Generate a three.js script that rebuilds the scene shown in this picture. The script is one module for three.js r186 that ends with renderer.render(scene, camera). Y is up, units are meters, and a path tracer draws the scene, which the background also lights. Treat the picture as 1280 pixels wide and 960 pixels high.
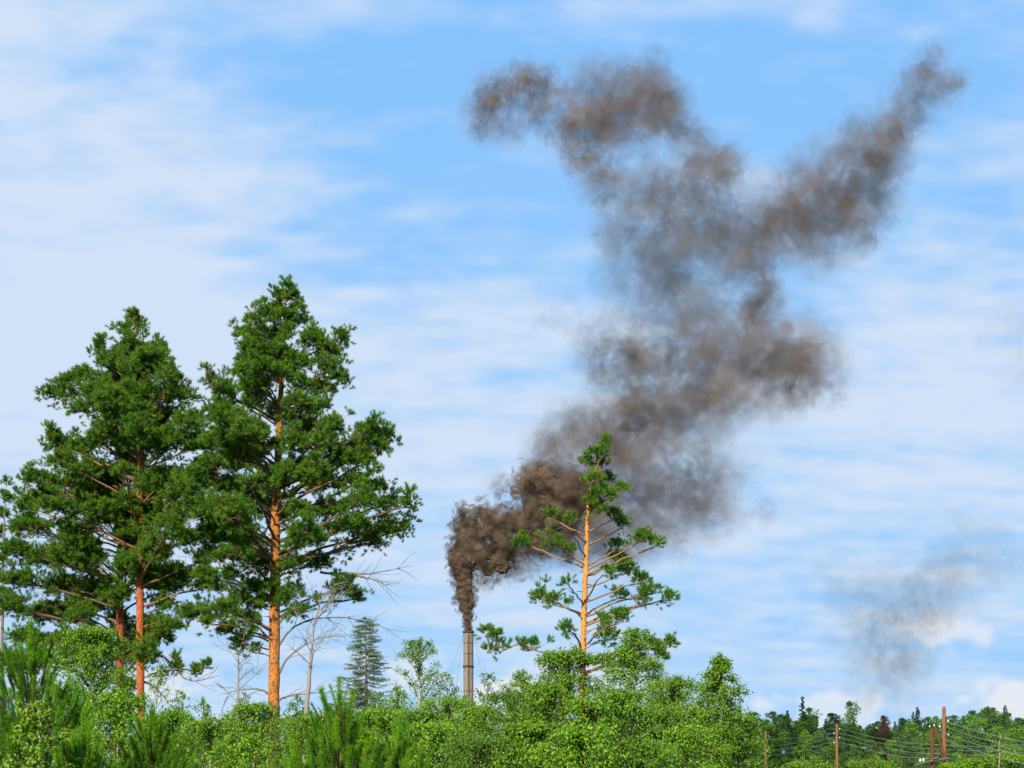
import * as THREE from 'three';
import { mergeGeometries } from 'three/addons/utils/BufferGeometryUtils.js';
import { createNoise3D } from 'simplex-noise';

// ---------------------------------------------------------------- camera, sky, sun, exposure
const F = 2000, HZ = 975, EYE = 1.7;                  // focal length and horizon row, in pixels of a 1280 x 960 picture
const scene = new THREE.Scene();
const camera = new THREE.PerspectiveCamera(2 * Math.atan(HZ / F) * 180 / Math.PI, 1280 / (2 * HZ), 0.5, 6000);
camera.position.set(0, EYE, 0);
camera.setViewOffset(1280, 2 * HZ, 0, 0, 1280, 960);  // an upward lens shift keeps trunks upright
camera.updateProjectionMatrix();
const renderer = new THREE.WebGLRenderer();
renderer.toneMapping = THREE.LinearToneMapping;
renderer.toneMappingExposure = 1.5;
renderer.shadowMap.enabled = true;

const SUN_AZ = -19 * Math.PI / 180, SUN_EL = 29 * Math.PI / 180;   // behind the camera, to its left
const sun = new THREE.DirectionalLight(new THREE.Color(1, 0.90, 0.72), 5.0);
sun.position.set(Math.sin(SUN_AZ) * Math.cos(SUN_EL) * 400, Math.sin(SUN_EL) * 400, Math.cos(SUN_AZ) * Math.cos(SUN_EL) * 400 - 100);
sun.target.position.set(0, 0, -100);
sun.castShadow = true;
Object.assign(sun.shadow.camera, { left: -200, right: 200, top: 200, bottom: -200, near: 1, far: 1200 });
sun.shadow.mapSize.set(4096, 4096);
scene.add(sun, sun.target);

function rng(seed) {
  let s = seed | 0;
  return () => { s = (s + 0x6d2b79f5) | 0; let t = Math.imul(s ^ (s >>> 15), 1 | s); t = (t + Math.imul(t ^ (t >>> 7), 61 | t)) ^ t; return ((t ^ (t >>> 14)) >>> 0) / 4294967296; };
}
const noise3 = createNoise3D(rng(11));
const fbm = (x, y, z, n) => { let s = 0, a = 0.5, k = 1; for (let i = 0; i < n; i++, a *= 0.5, k *= 2.03) s += a * noise3(x * k, y * k, z * k + i * 7.3); return s; };
const clamp = THREE.MathUtils.clamp, lerp = THREE.MathUtils.lerp, smooth = THREE.MathUtils.smoothstep;

function makeSky() {
  const W = 3072, H = 1536, data = new Float32Array(W * H * 4);
  // thin cloud sheets, by where they stand in the sky: degrees right of the view, degrees up, half sizes, amount
  const sheets = [[-17, 20, 6, 9, 0.5], [-5.4, 22.5, 5, 4, -0.16], [-16, 14, 7, 3, 0.25], [-9, 14, 9, 5, 0.22], [-11, 10, 9, 4, 0.15], [2, 26, 8, 4, -0.22], [-3, 22, 5, 5, -0.22], [14, 23, 8, 4, -0.32], [6, 20, 6, 5, -0.28],
    [0, 15, 4, 2.5, 0.1], [14, 14, 6, 5, 0.26], [13, 8, 5, 2, 0.12], [-2, 8, 6, 3, 0.08], [-5, 4.5, 6, 2, -0.1], [12, 5, 6, 1.6, -0.1], [15.5, 17.5, 3, 2, 0.1]];
  // low heaped clouds near the horizon
  const heaps = [[11, 2.6, 2.2, 0.75], [17.6, 3.0, 2.2, 0.95], [14.8, 5.2, 1.8, 0.75], [-0.2, 3.0, 2.0, 0.9], [-3.4, 4.1, 1.6, 0.7], [2, 3.8, 1.8, 0.5], [-12.3, 3.4, 2.0, 0.7], [5, 3.5, 2, 0.45]];
  const blue0 = [0.36, 0.64, 0.98], blue1 = [0.235, 0.535, 0.99], white = [0.66, 0.775, 0.94], warm = [0.82, 0.85, 0.91];
  for (let row = 0; row < H; row++) {
    const el = ((row + 0.5) / H - 0.5) * Math.PI, y = Math.sin(el), eld = el * 180 / Math.PI;
    for (let col = 0; col < W; col++) {
      const o = (row * W + col) * 4;
      data[o + 3] = 1;
      if (y < -0.02) { data[o] = 0.2; data[o + 1] = 0.28; data[o + 2] = 0.33; continue; }
      const az = ((col + 0.5) / W - 0.5) * 2 * Math.PI, x = Math.cos(az) * Math.cos(el), z = Math.sin(az) * Math.cos(el);
      let azd = az * 180 / Math.PI + 90; if (azd > 180) azd -= 360;
      const k = 1 / (Math.max(y, 0) + 0.26), X = x * k, Z = z * k;
      let c = 0.48;
      if (Math.abs(azd) < 50 && eld < 50) for (const [a, e, ra, re, w] of sheets) { const d = ((azd - a) / ra) ** 2 + ((eld - e) / re) ** 2; if (d < 8) c += w * Math.exp(-d); }
      c += 0.55 * fbm(X * 2 + 3, Z * 4.4, 0.3, 5) + 0.36 * fbm(X * 6 + 9, Z * 15, 2.1, 4) + 0.22 * fbm(X * 14 + 0.6 * Z, Z * 20, 5.7, 4);
      c = clamp(c, 0, 1); c = c * c * (3 - 2 * c) * 0.93;
      const t = smooth(eld, 0, 32);
      let h = 0;
      for (const [a, e, r, w] of heaps) {
        const dx = (azd - a) / r, dy = (eld - e) / (r * 0.33);
        if (Math.abs(dx) > 2 || Math.abs(dy) > 4) continue;
        const n = 0.9 * fbm(azd * 0.55, eld * 0.8, a, 4);
        const m = 1 - Math.hypot(dx, dy > 0 ? dy : dy * 0.6) + n;
        h = Math.max(h, w * smooth(m, 0, 0.55));
      }
      for (let i = 0; i < 3; i++) {
        let v = lerp(blue0[i], blue1[i], t);
        v = lerp(v, white[i], c);
        data[o + i] = lerp(v, warm[i], h * 0.95) / 1.5;
      }
    }
  }
  const t = new THREE.DataTexture(data, W, H, THREE.RGBAFormat, THREE.FloatType);
  t.mapping = THREE.EquirectangularReflectionMapping; t.magFilter = THREE.LinearFilter; t.wrapS = THREE.RepeatWrapping; t.needsUpdate = true;
  return t;
}
scene.background = scene.environment = makeSky();

// ---------------------------------------------------------------- helpers
const V = (x, y, z) => new THREE.Vector3(x, y, z);
const at = (px, py, d) => V((px - 640) * d / F, EYE + (HZ - py) * d / F, -d);   // the point seen at that pixel, d metres away
const used = {};
const numbered = (n) => { used[n] = (used[n] ?? -1) + 1; return used[n] ? n + '_' + String(used[n]).padStart(3, '0') : n; };
function tag(o, label, category, group, kind) {
  o.userData.label = label; if (category) o.userData.category = category; if (group) o.userData.group = group; if (kind) o.userData.kind = kind; return o;
}
function thing(name, label, category, pos, group) {
  const o = new THREE.Group(); o.name = numbered(name); o.position.copy(pos); scene.add(o); return tag(o, label, category, group);
}
function part(name, geo, mat, parent, kind) {
  const m = new THREE.Mesh(geo, mat); m.name = name; m.castShadow = m.receiveShadow = true; if (kind) m.userData.kind = kind; parent.add(m); return m;
}
function instances(name, geo, mat, list, parent, colours) {
  const m = new THREE.InstancedMesh(geo, mat, list.length); m.name = name; m.castShadow = m.receiveShadow = true; m.userData.kind = 'stuff';
  list.forEach((x, i) => { m.setMatrixAt(i, x); if (colours) m.setColorAt(i, colours[i]); });
  parent.add(m); return m;
}
const std = (r, g, b, o = {}) => { const m = new THREE.MeshPhysicalMaterial({ roughness: 0.85, ...o }); m.color.setRGB(r, g, b); return m; };

// tapered tube through points, radii r(i); uv in metres
function tube(pts, radii, sides = 6, cap = true) {
  const n = pts.length, pos = [], uv = [], nor = [], idx = [], N = V(), B = V(), T = V(), last = V(0, 0, 0);
  let len = 0, ref = null;
  for (let i = 0; i < n; i++) {
    T.copy(pts[Math.min(i + 1, n - 1)]).sub(pts[Math.max(i - 1, 0)]).normalize();
    if (!ref) ref = Math.abs(T.y) > 0.9 ? V(1, 0, 0) : V(0, 1, 0);
    N.copy(ref).addScaledVector(T, -ref.dot(T)).normalize(); ref = N.clone(); B.crossVectors(T, N);
    if (i) len += pts[i].distanceTo(pts[i - 1]);
    for (let j = 0; j <= sides; j++) {
      const a = j / sides * 2 * Math.PI, c = Math.cos(a), s = Math.sin(a), r = radii[i];
      const nx = N.x * c + B.x * s, ny = N.y * c + B.y * s, nz = N.z * c + B.z * s;
      pos.push(pts[i].x + nx * r, pts[i].y + ny * r, pts[i].z + nz * r); nor.push(nx, ny, nz); uv.push(j / sides * 2 * Math.PI * radii[0], len);
    }
  }
  const w = sides + 1;
  for (let i = 0; i < n - 1; i++) for (let j = 0; j < sides; j++) { const a = i * w + j; idx.push(a, a + 1, a + w, a + 1, a + w + 1, a + w); }
  if (cap) for (const [row, dir] of [[0, -1], [n - 1, 1]]) {
    const c = pos.length / 3; T.copy(pts[row ? n - 1 : 1]).sub(pts[row ? n - 2 : 0]).normalize().multiplyScalar(dir);
    pos.push(pts[row].x, pts[row].y, pts[row].z); nor.push(T.x, T.y, T.z); uv.push(0, 0);
    for (let j = 0; j < sides; j++) dir > 0 ? idx.push(row * w + j, row * w + j + 1, c) : idx.push(row * w + j + 1, row * w + j, c);
  }
  const g = new THREE.BufferGeometry();
  g.setAttribute('position', new THREE.Float32BufferAttribute(pos, 3)); g.setAttribute('normal', new THREE.Float32BufferAttribute(nor, 3)); g.setAttribute('uv', new THREE.Float32BufferAttribute(uv, 2)); g.setIndex(idx);
  return g;
}
// a curve through control points as n points, roughened sideways
function bend(ctrl, n, rough, R) {
  const c = new THREE.CatmullRomCurve3(ctrl).getPoints(n);
  for (let i = 1; i < n; i++) c[i].add(V((R() - 0.5) * rough, (R() - 0.5) * rough, (R() - 0.5) * rough));
  return c;
}
const taper = (n, a, b, p = 1) => Array.from({ length: n }, (_, i) => lerp(a, b, (i / (n - 1)) ** p));
const dirOf = (R) => { const z = R() * 2 - 1, a = R() * 2 * Math.PI, s = Math.sqrt(1 - z * z); return V(s * Math.cos(a), z, s * Math.sin(a)); };
const UP = V(0, 1, 0), Q = new THREE.Quaternion(), Q2 = new THREE.Quaternion();
function placed(p, dir, spin, s, sy = s) {
  Q.setFromUnitVectors(UP, dir); Q2.setFromAxisAngle(UP, spin); Q.multiply(Q2);
  return new THREE.Matrix4().compose(p, Q, V(s, sy, s));
}
function canvasMap(w, h, paint, rx, ry, srgb = true) {
  const d = new Uint8Array(w * h * 4);
  for (let y = 0; y < h; y++) for (let x = 0; x < w; x++) { const c = paint(x / w, y / h), o = (y * w + x) * 4; d[o] = clamp(c[0], 0, 255); d[o + 1] = clamp(c[1], 0, 255); d[o + 2] = clamp(c[2], 0, 255); d[o + 3] = 255; }
  const t = new THREE.DataTexture(d, w, h); t.magFilter = THREE.LinearFilter; t.wrapS = t.wrapT = THREE.RepeatWrapping; t.repeat.set(rx, ry); if (srgb) t.colorSpace = THREE.SRGBColorSpace; t.needsUpdate = true;
  return t;
}
// noise on a torus-like tile: mixes two shifted copies so that it repeats without a seam
const tile = (u, v, ku, kv, n, z) => { const a = u * 2 * Math.PI, b = v * 2 * Math.PI; return fbm(Math.cos(a) * ku + Math.cos(b) * kv * 0.7, Math.sin(a) * ku + z, Math.sin(b) * kv + Math.cos(b) * kv * 0.5, n); };

// ---------------------------------------------------------------- materials
// bark: thin papery orange flakes of the upper trunk with grey plates
function barkMap(base, plate, amount, seed) {
  return canvasMap(256, 512, (u, v) => {
    const n = tile(u, v, 1.4, 3.2, 4, seed), f = tile(u, v, 4.5, 9, 3, seed + 9), p = smooth(n + 0.35 * f, 0.28 - amount, 0.42 - amount), g = 1 + 0.5 * f + 0.2 * tile(u, v, 14, 20, 2, seed + 4);
    return base.map((c, i) => lerp(c, plate[i], p) * g);
  }, 1, 0.4);
}
const barkBump = canvasMap(256, 512, (u, v) => { const f = 128 + 150 * tile(u, v, 4.5, 9, 4, 3); return [f, f, f]; }, 1, 0.4, false);
const M = {};
M.barkRed = std(1, 1, 1, { map: barkMap([178, 92, 40], [88, 62, 46], 0.09, 2), bumpMap: barkBump, bumpScale: 0.02, roughness: 0.9 });
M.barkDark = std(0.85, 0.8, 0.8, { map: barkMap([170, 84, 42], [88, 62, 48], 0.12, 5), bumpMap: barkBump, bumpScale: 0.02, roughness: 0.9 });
M.barkOrange = std(1, 1, 1, { map: barkMap([186, 116, 44], [88, 64, 46], 0.12, 21), bumpMap: barkBump, bumpScale: 0.03, roughness: 0.9 });
M.barkRough = std(0.8, 0.8, 0.8, { map: barkMap([140, 88, 56], [92, 74, 64], 0.22, 41), bumpMap: barkBump, bumpScale: 0.05, roughness: 0.95 });
M.barkGold = std(0.9, 0.9, 0.9, { map: barkMap([214, 140, 62], [150, 104, 60], 0.0, 8), bumpMap: barkBump, bumpScale: 0.015, roughness: 0.85 });
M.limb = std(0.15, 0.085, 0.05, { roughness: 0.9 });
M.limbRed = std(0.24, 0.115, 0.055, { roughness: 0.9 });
M.limbGold = std(0.25, 0.145, 0.062, { roughness: 0.9 });
M.twig = std(0.10, 0.065, 0.04, { roughness: 0.95 });
M.dead = std(0.16, 0.13, 0.115, { roughness: 0.95 });
M.deadPale = std(0.23, 0.21, 0.19, { roughness: 0.9 });
M.birchBark = std(1, 1, 1, { map: canvasMap(128, 256, (u, v) => { const n = tile(u, v, 2.2, 9, 3, 31), m = smooth(n, 0.16, 0.3), g = 1 + 0.2 * tile(u, v, 5, 9, 2, 6); return [lerp(205, 60, m) * g, lerp(195, 52, m) * g, lerp(178, 46, m) * g]; }, 4, 1), roughness: 0.75 });
M.needle = std(1, 1, 1, { roughness: 0.65, transmission: 0.45, specularIntensity: 0.2 });
M.shoot = std(1, 1, 1, { roughness: 0.6, transmission: 0.55, specularIntensity: 0.2 });
M.leaf = std(1, 1, 1, { roughness: 0.42, transmission: 0.28, specularIntensity: 0.5 });

// ---------------------------------------------------------------- ground
{
  const g = new THREE.PlaneGeometry(5000, 5000, 1, 1); g.rotateX(-Math.PI / 2);
  const map = canvasMap(512, 512, (u, v) => { const n = tile(u, v, 3, 3, 5, 1), f = tile(u, v, 12, 12, 3, 7); return [70 + 60 * n + 40 * f, 92 + 50 * n + 40 * f, 40 + 30 * n]; }, 150, 150);
  const m = part('ground', g, std(0.6, 0.6, 0.6, { map, roughness: 1 }), scene);
  tag(m, 'grassy ground under the shrubs and the forest', undefined, undefined, 'structure');
}

// ---------------------------------------------------------------- foliage pieces
function sliver(pos, base, dir, len, w, R) {   // one needle, a thin triangle
  const s = V().crossVectors(dir, dirOf(R)).normalize().multiplyScalar(w / 2), t = base.clone().addScaledVector(dir, len);
  pos.push(base.x - s.x, base.y - s.y, base.z - s.z, base.x + s.x, base.y + s.y, base.z + s.z, t.x, t.y, t.z);
}
function soup(pos) { const g = new THREE.BufferGeometry(); g.setAttribute('position', new THREE.Float32BufferAttribute(pos, 3)); g.computeVertexNormals(); return g; }
function tuftGeometry(n, shoot, len, w, spread, seed) {   // a shoot along +y, needles all round it
  const R = rng(seed), pos = [];
  for (let i = 0; i < n; i++) {
    const a = R() * 2 * Math.PI, t = spread * (0.5 + R()), d = V(Math.sin(t) * Math.cos(a), Math.cos(t), Math.sin(t) * Math.sin(a));
    sliver(pos, V(0, shoot * (R() ** 0.8), 0), d, len * (0.7 + 0.5 * R()), w, R);
  }
  return soup(pos);
}
const TUFTS = [1, 2, 3].map((s) => tuftGeometry(52, 0.15, 0.10, 0.0125, 0.85, s));
const CANDLE = tuftGeometry(320, 0.46, 0.082, 0.0082, 0.9, 9);
const leafGeometry = (() => {   // unit leaf along +y, folded along the midrib
  const p = [[0, 0, 0], [0.34, 0.38, 0.1], [0, 1, 0.05], [-0.34, 0.38, 0.1], [0, 0.45, -0.04]];
  return soup([0, 1, 4, 1, 2, 4, 2, 3, 4, 3, 0, 4].flatMap((i) => p[i]));
})();

const PINE_GREEN = [[0.125, 0.275, 0.018], [0.095, 0.24, 0.022], [0.165, 0.305, 0.016], [0.06, 0.175, 0.028], [0.20, 0.30, 0.018], [0.125, 0.275, 0.018], [0.095, 0.24, 0.022], [0.165, 0.305, 0.016], [0.06, 0.175, 0.028], [0.11, 0.26, 0.018], [0.14, 0.29, 0.016], [0.10, 0.24, 0.02], [0.15, 0.29, 0.018], [0.08, 0.21, 0.024], [0.13, 0.28, 0.016], [0.095, 0.25, 0.02], [0.12, 0.26, 0.02], [0.17, 0.30, 0.018], [0.20, 0.16, 0.05]];
const tint = (list, R, k = 1) => { const c = list[Math.floor(R() * list.length)], s = k * (0.8 + 0.4 * R()); return new THREE.Color().setRGB(c[0] * s, c[1] * s, c[2] * s); };

// A Scots pine. trunk: [x, y, radius] in pixels from the foot up; pads: [x, y, half width, half height] of its foliage clumps
function pine({ name = 'scots_pine', label, D, trunk, pads, fill = [], seed, bark, limb, dense = 1, tufts = 1, dead = [], clear = [], greens = PINE_GREEN, rise = 0.55, dim = 1, tight = 1, lush = 0, group, thick = 1, butt }) {
  const R = rng(seed), m = D / F, foot = at(trunk[0][0], trunk[0][1], D); foot.y = 0;
  const t = thing(name, label, 'tree', foot, group), loc = (px, py, dz = 0) => at(px, py, D - dz).sub(foot);   // dz metres nearer
  const tp = trunk.map(([x, y]) => loc(x, y)), tr = trunk.map((q) => q[2] * m * thick); tp[0].y = -0.1;
  const along = [], ar = [];
  const curve = new THREE.CatmullRomCurve3(tp), NT = 48;
  for (let i = 0; i <= NT; i++) { const u = i / NT, k = u * (tr.length - 1), a = Math.min(Math.floor(k), tr.length - 2); along.push(curve.getPoint(u).add(V((R() - 0.5) * 0.02, 0, (R() - 0.5) * 0.02))); ar.push(lerp(tr[a], tr[a + 1], k - a) * (0.96 + 0.08 * R())); }
  part('trunk', tube(along, ar, 14), bark, t);
  if (butt) { let k = 1; while (along[k + 1].y < loc(0, butt).y) k++; part('rough_lower_bark', tube(along.slice(0, k + 1), ar.slice(0, k + 1).map((r, i) => r + 0.012 + 0.012 * R()), 14, false), M.barkRough, t); }
  const stubs = [];   // broken ends of fallen branches
  for (let i = 6; i < NT - 14; i++) if (R() < 0.55) { const a = R() * 6.3, o = V(Math.cos(a), 0.15, Math.sin(a)), p = along[i].clone().addScaledVector(o, ar[i] * 0.7), L = ar[i] + 0.06 + 0.3 * R() * R(); stubs.push(tube(bend([p, p.clone().addScaledVector(o, L * 0.6), p.clone().addScaledVector(o, L).add(V(0, -0.05, 0))], 4, 0.02, R), taper(5, 0.022, 0.009), 5)); }
  if (stubs.length) part('branch_stubs', mergeGeometries(stubs), M.dead, t, 'stuff');
  const trunkAt = (h) => { let i = 1; while (i < NT && along[i].y < h) i++; const a = along[i - 1], b = along[i], f = clamp((h - a.y) / Math.max(1e-3, b.y - a.y), 0, 1); return [a.clone().lerp(b, f), lerp(ar[i - 1], ar[i], f)]; };
  const topY = along[NT].y, lowY = loc(0, Math.max(...pads.map((q) => q[1]))).y;
  const mats = [[], [], []], cols = [[], [], []], twigs = [];
  const bareAt = (e) => { const py = HZ - (e.y - EYE) * F / D, k = trunkAt(e.y)[0]; return e.z > -0.2 && Math.abs(e.x - k.x) < 0.5 && clear.some(([a, b]) => py > a - 6 && py < b + 6); };
  let prev = null;
  const clump = (px, py, rx0, ry0, dz, limbR, joined) => {
    const rx = Math.max(4, rx0 - 0.17 * tight / m), ry = Math.max(2.5, ry0 - 0.13 * tight / m);   // shoots reach past their twigs
    const c = loc(px, py, dz), tx = trunkAt(c.y)[0], out = Math.hypot(c.x - tx.x, c.z - tx.z), rel = clamp((c.y - lowY) / (topY - lowY), 0, 1);
    const drop = out * lerp(0.12, rise, rel ** 0.7) + 0.1;
    const [a, ra] = joined ? [prev.clone(), 0.09] : trunkAt(clamp(c.y - drop, 1, topY - 0.15)); prev = c;
    const mid = a.clone().lerp(c, 0.55).add(V(0, out * lerp(0.06, -0.04, rel), 0));
    const far = c.clone().add(c.clone().sub(a).setY(0).normalize().multiplyScalar(rx * m * 0.5));
    const bp = bend([a, mid, c, far], 12, 0.03 + out * 0.02, R), br = Math.min(ra * 0.45, 0.013 + 0.014 * out) * (limbR ?? 1);
    part('branch', tube(bp, taper(13, br, 0.008, 0.8), 6), limb, t);
    const area = Math.PI * rx0 * ry0 * m * m * 0.75, n = Math.max(5, Math.round(area * 46 * dense));
    for (let i = 0; i < n; i++) {
      const d = dirOf(R).multiplyScalar(R() ** 0.33), e = c.clone().add(V(d.x * rx * m, d.y * ry * m + (1 - Math.abs(d.x)) * 0.1, d.z * Math.max(rx * 0.8, ry) * m));
      if (bareAt(e)) continue;
      const s = bp[4 + Math.floor(R() * 9)], mid2 = s.clone().lerp(e, 0.6); mid2.y -= 0.05;
      twigs.push(tube([s, mid2, e], [0.012, 0.008, 0.005], 3, false));
      shoots(e, s);
    }
    if (lush && !joined) for (let i = 0, k2 = Math.round(out * 7 * lush); i < k2; i++) { const s = bp[4 + Math.floor(R() * 8)], e = s.clone().addScaledVector(dirOf(R), 0.25 + 0.3 * R()).add(V(0, 0.12, 0)); if (bareAt(e)) continue; twigs.push(tube([s, e], [0.01, 0.005], 3, false)); shoots(e, s); }
  };
  const shoots = (e, s) => {
      const grow = e.clone().sub(s).normalize(), k = 5 + Math.floor(R() * 4);
      for (let j = 0; j < k; j++) {
        const dir = dirOf(R).multiplyScalar(0.8).add(grow.clone().multiplyScalar(0.45)).add(V(0, 0.55, 0)).normalize(), v = Math.floor(R() * 3);
        const p = e.clone().addScaledVector(dir, 0.05 + 0.08 * R()).addScaledVector(dirOf(R), 0.07);
        mats[v].push(placed(p, dir, R() * 6.3, (0.85 + 0.5 * R()) * tufts)); cols[v].push(tint(greens, R, dim));
      }
  };
  const edge = (y) => { let e = 0.1; for (const [x, py, rx, ry] of pads) if (Math.abs(py - y) < ry + 16) e = Math.max(e, Math.abs((x - 640) * m + 0 - foot.x) + rx * m * 0.5); return e; };
  for (const [x, y, rx, ry, dzr, joined] of pads) {
    const env = edge(y), dx = (x - 640) * m - foot.x, room = Math.sqrt(Math.max(0, env * env - dx * dx));
    let dz = dzr !== undefined ? dzr : (R() < 0.5 ? -1 : 1) * room * (0.15 + 0.55 * R());
    if (clear.some(([y0, y1]) => y + ry > y0 && y - ry < y1) && Math.abs(x - trunk[1][0]) < rx + 6) dz = Math.abs(dz) + 0.3;
    clump(x, y, rx, ry, dz, 1, joined);
  }
  for (const [y0, y1, n] of fill) for (let i = 0; i < n; i++) {   // clumps in the depth of the crown, seen through the gaps
    const y = lerp(y0, y1, (i + R()) / n), env = edge(y), side = i % 2 ? 1 : -1, dx = (R() * 2 - 1) * env * 0.5, x = (foot.x + dx) / m + 640;
    const bare = clear.some(([a, b]) => y > a - 16 && y < b + 16) && Math.abs(x - trunk[1][0]) < 32; if (side > 0 && bare) continue;
    clump(x, y, 15 + 10 * R(), 9 + 5 * R(), side * Math.sqrt(Math.max(0, env * env - dx * dx)) * (0.3 + 0.6 * R()));
  }
  for (const pts of dead) {
    const c = pts.map(([x, y, z]) => loc(x, y, z ?? 0)), n = 16, bp = bend(c, n, 0.05, R), r0 = 0.055;
    const gs = [tube(bp, taper(n + 1, r0, 0.008, 0.8), 5)];
    for (let i = 0; i < 9; i++) {
      const k = 5 + Math.floor(R() * (n - 6)), s = bp[k], d = bp[Math.min(n, k + 1)].clone().sub(s).normalize().add(dirOf(R).multiplyScalar(0.8)).normalize();
      gs.push(tube(bend([s, s.clone().addScaledVector(d, 0.4 + 0.2 * R()), s.clone().addScaledVector(d, 0.7 + 0.6 * R()).add(V(0, 0.25 * (R() - 0.4), 0))], 6, 0.05, R), taper(7, 0.014, 0.005), 3, false));
    }
    part('dead_branch', mergeGeometries(gs), M.dead, t);
  }
  part('twigs', mergeGeometries(twigs), M.twig, t, 'stuff');
  mats.forEach((l, i) => l.length && instances('needle_foliage', TUFTS[i], M.needle, l, t, cols[i]));
  return t;
}

// ---------------------------------------------------------------- the chimney
{
  const D = 220, m = D / F, foot = at(585.5, 900, D); foot.y = 0;
  const H = at(585, 790, D).y, r = 6.2 * m;
  const t = thing('chimney', 'tall weathered metal chimney pipe with dark bands pouring out smoke', 'chimney', foot);
  const map = canvasMap(256, 512, (u, v) => {
    const s = tile(u, v, 5, 1.2, 4, 4), n = tile(u, v, 3, 4, 4, 12), rust = smooth(n + 0.5 * s, 0.05, 0.5), g = 1 + 0.35 * s + 0.2 * n;
    return [lerp(126, 104, rust) * g, lerp(116, 80, rust) * g, lerp(104, 62, rust) * g];
  }, 1, 1);
  const shell = std(1, 1, 1, { map, roughness: 0.7, metalness: 0.0 }), dark = std(0.03, 0.025, 0.022, { roughness: 0.8 });
  const courses = [[0, 9], [9, 13.9], [13.9, H - 4.75], [H - 4.75, H - 3.0], [H - 3.0, H - 1.55], [H - 1.55, H - 0.1]];
  for (const [a, b] of courses) {   // rolled plates, one above the other
    const c = new THREE.CylinderGeometry(r, r * 1.01, b - a - 0.03, 36, 1, true); c.translate(0, (a + b) / 2, 0);
    const uv = c.attributes.uv; for (let i = 0; i < uv.count; i++) uv.setXY(i, uv.getX(i), (a + uv.getY(i) * (b - a)) / 9);
    part('pipe_section', c, shell, t);
  }
  const inner = new THREE.CylinderGeometry(r * 0.93, r * 0.93, H, 24, 1, true); inner.translate(0, H / 2, 0); part('flue', inner, dark, t);
  const ring = (y, ro, h, mat, name) => part(name, new THREE.LatheGeometry([[r * 0.94, -h], [ro, -h], [ro * 1.01, 0], [ro, h], [r * 0.94, h], [r * 0.94, -h]].map(([x, yy]) => new THREE.Vector2(x, y + yy)), 36), mat, t);
  ring(H, r * 1.14, 0.13, dark, 'rim_band');
  ring(H - 4.75, r * 1.12, 0.12, dark, 'band');
  for (const y of [H - 1.55, H - 3.0, 13.9, 9]) ring(y, r * 1.03, 0.035, dark, 'seam');
  const lad = [];   // ladder up the side that faces the camera
  for (const s of [-0.09, 0.09]) { const b = new THREE.BoxGeometry(0.045, H - 6, 0.05); b.translate(s + 0.02, H / 2 + 2.8, r + 0.16); lad.push(b); }
  for (let y = 6; y < H; y += 0.35) { const b = new THREE.BoxGeometry(0.18, 0.03, 0.03); b.translate(0.02, y, r + 0.16); lad.push(b); }
  part('ladder', mergeGeometries(lad), dark, t);
  const wire = std(0.14, 0.14, 0.15);
  for (const [dx, dz] of [[-9, 3], [9, 3], [-5, -9], [6, -8]]) part('guy_wire', tube([V(Math.sign(dx) * r, H - 0.25, 0), V(dx * 0.5, H * 0.5 - 0.5, dz * 0.5), V(dx, 0, dz)], [0.014, 0.014, 0.014], 4), wire, t);
}

// ---------------------------------------------------------------- the smoke
function wispMap(seed, peak) {   // how much soot each place of a shred of smoke holds: most in the middle, none at the rim
  return canvasMap(96, 96, (u, v) => {
    const x = u * 2 - 1, y = v * 2 - 1, n = fbm(x * 1.3 + seed, y * 1.3, seed * 3.1, 4), r = Math.min(1, Math.hypot(x, y) * (1 - 0.22 * n)), a = 255 * peak * (1 - r * r) ** 1.7 * clamp(0.8 + 0.9 * n, 0.15, 1.1);
    return [a, a, a];
  }, 1, 1, false);
}
const shredGeometry = (seed) => {   // a rounded scrap, gently crumpled, never flat
  const g = new THREE.PlaneGeometry(2, 2, 8, 8), p = g.attributes.position;
  for (let i = 0; i < p.count; i++) { const a = p.getX(i), b = p.getY(i), x = a * Math.sqrt(1 - b * b / 2), y = b * Math.sqrt(1 - a * a / 2); p.setXY(i, x, y); g.attributes.uv.setXY(i, x * 0.5 + 0.5, y * 0.5 + 0.5); p.setZ(i, -0.22 * (x * x + y * y) + 0.22 * noise3(x * 0.8 + seed * 5, y * 0.8, seed)); }
  g.rotateX(-Math.PI / 2); g.computeVertexNormals(); return g;
};
const SMOKE_D = 220;
// puffs: [x, y, radius, optical depth]
const STEM = [[585, 786, 5, 3], [585, 778, 6, 3], [584, 768, 8, 3], [583, 757, 10, 3], [582, 745, 12, 3], [579, 733, 13, 3], [578, 720, 13, 2.6], [575, 708, 14, 2.6], [571, 696, 13, 2.4], [586, 700, 17, 2.6], [573, 684, 14, 2.2], [588, 680, 19, 2.6], [578, 664, 16, 1.8], [592, 656, 20, 2]];
const BILLOW = [[604, 690, 23, 2], [614, 662, 24, 2], [606, 708, 18, 1.6], [632, 676, 24, 2], [626, 702, 20, 1.6], [636, 650, 20, 1.5], [606, 645, 18, 1.2], [578, 648, 14, 0.9], [660, 602, 20, 1.7], [684, 598, 22, 1.6], [704, 618, 26, 1.8], [672, 628, 26, 1.9], [722, 622, 26, 1.5], [652, 652, 24, 1.9], [698, 650, 28, 1.8], [662, 678, 22, 1.5], [700, 682, 22, 0.9], [648, 612, 12, 1.2]];
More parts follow.
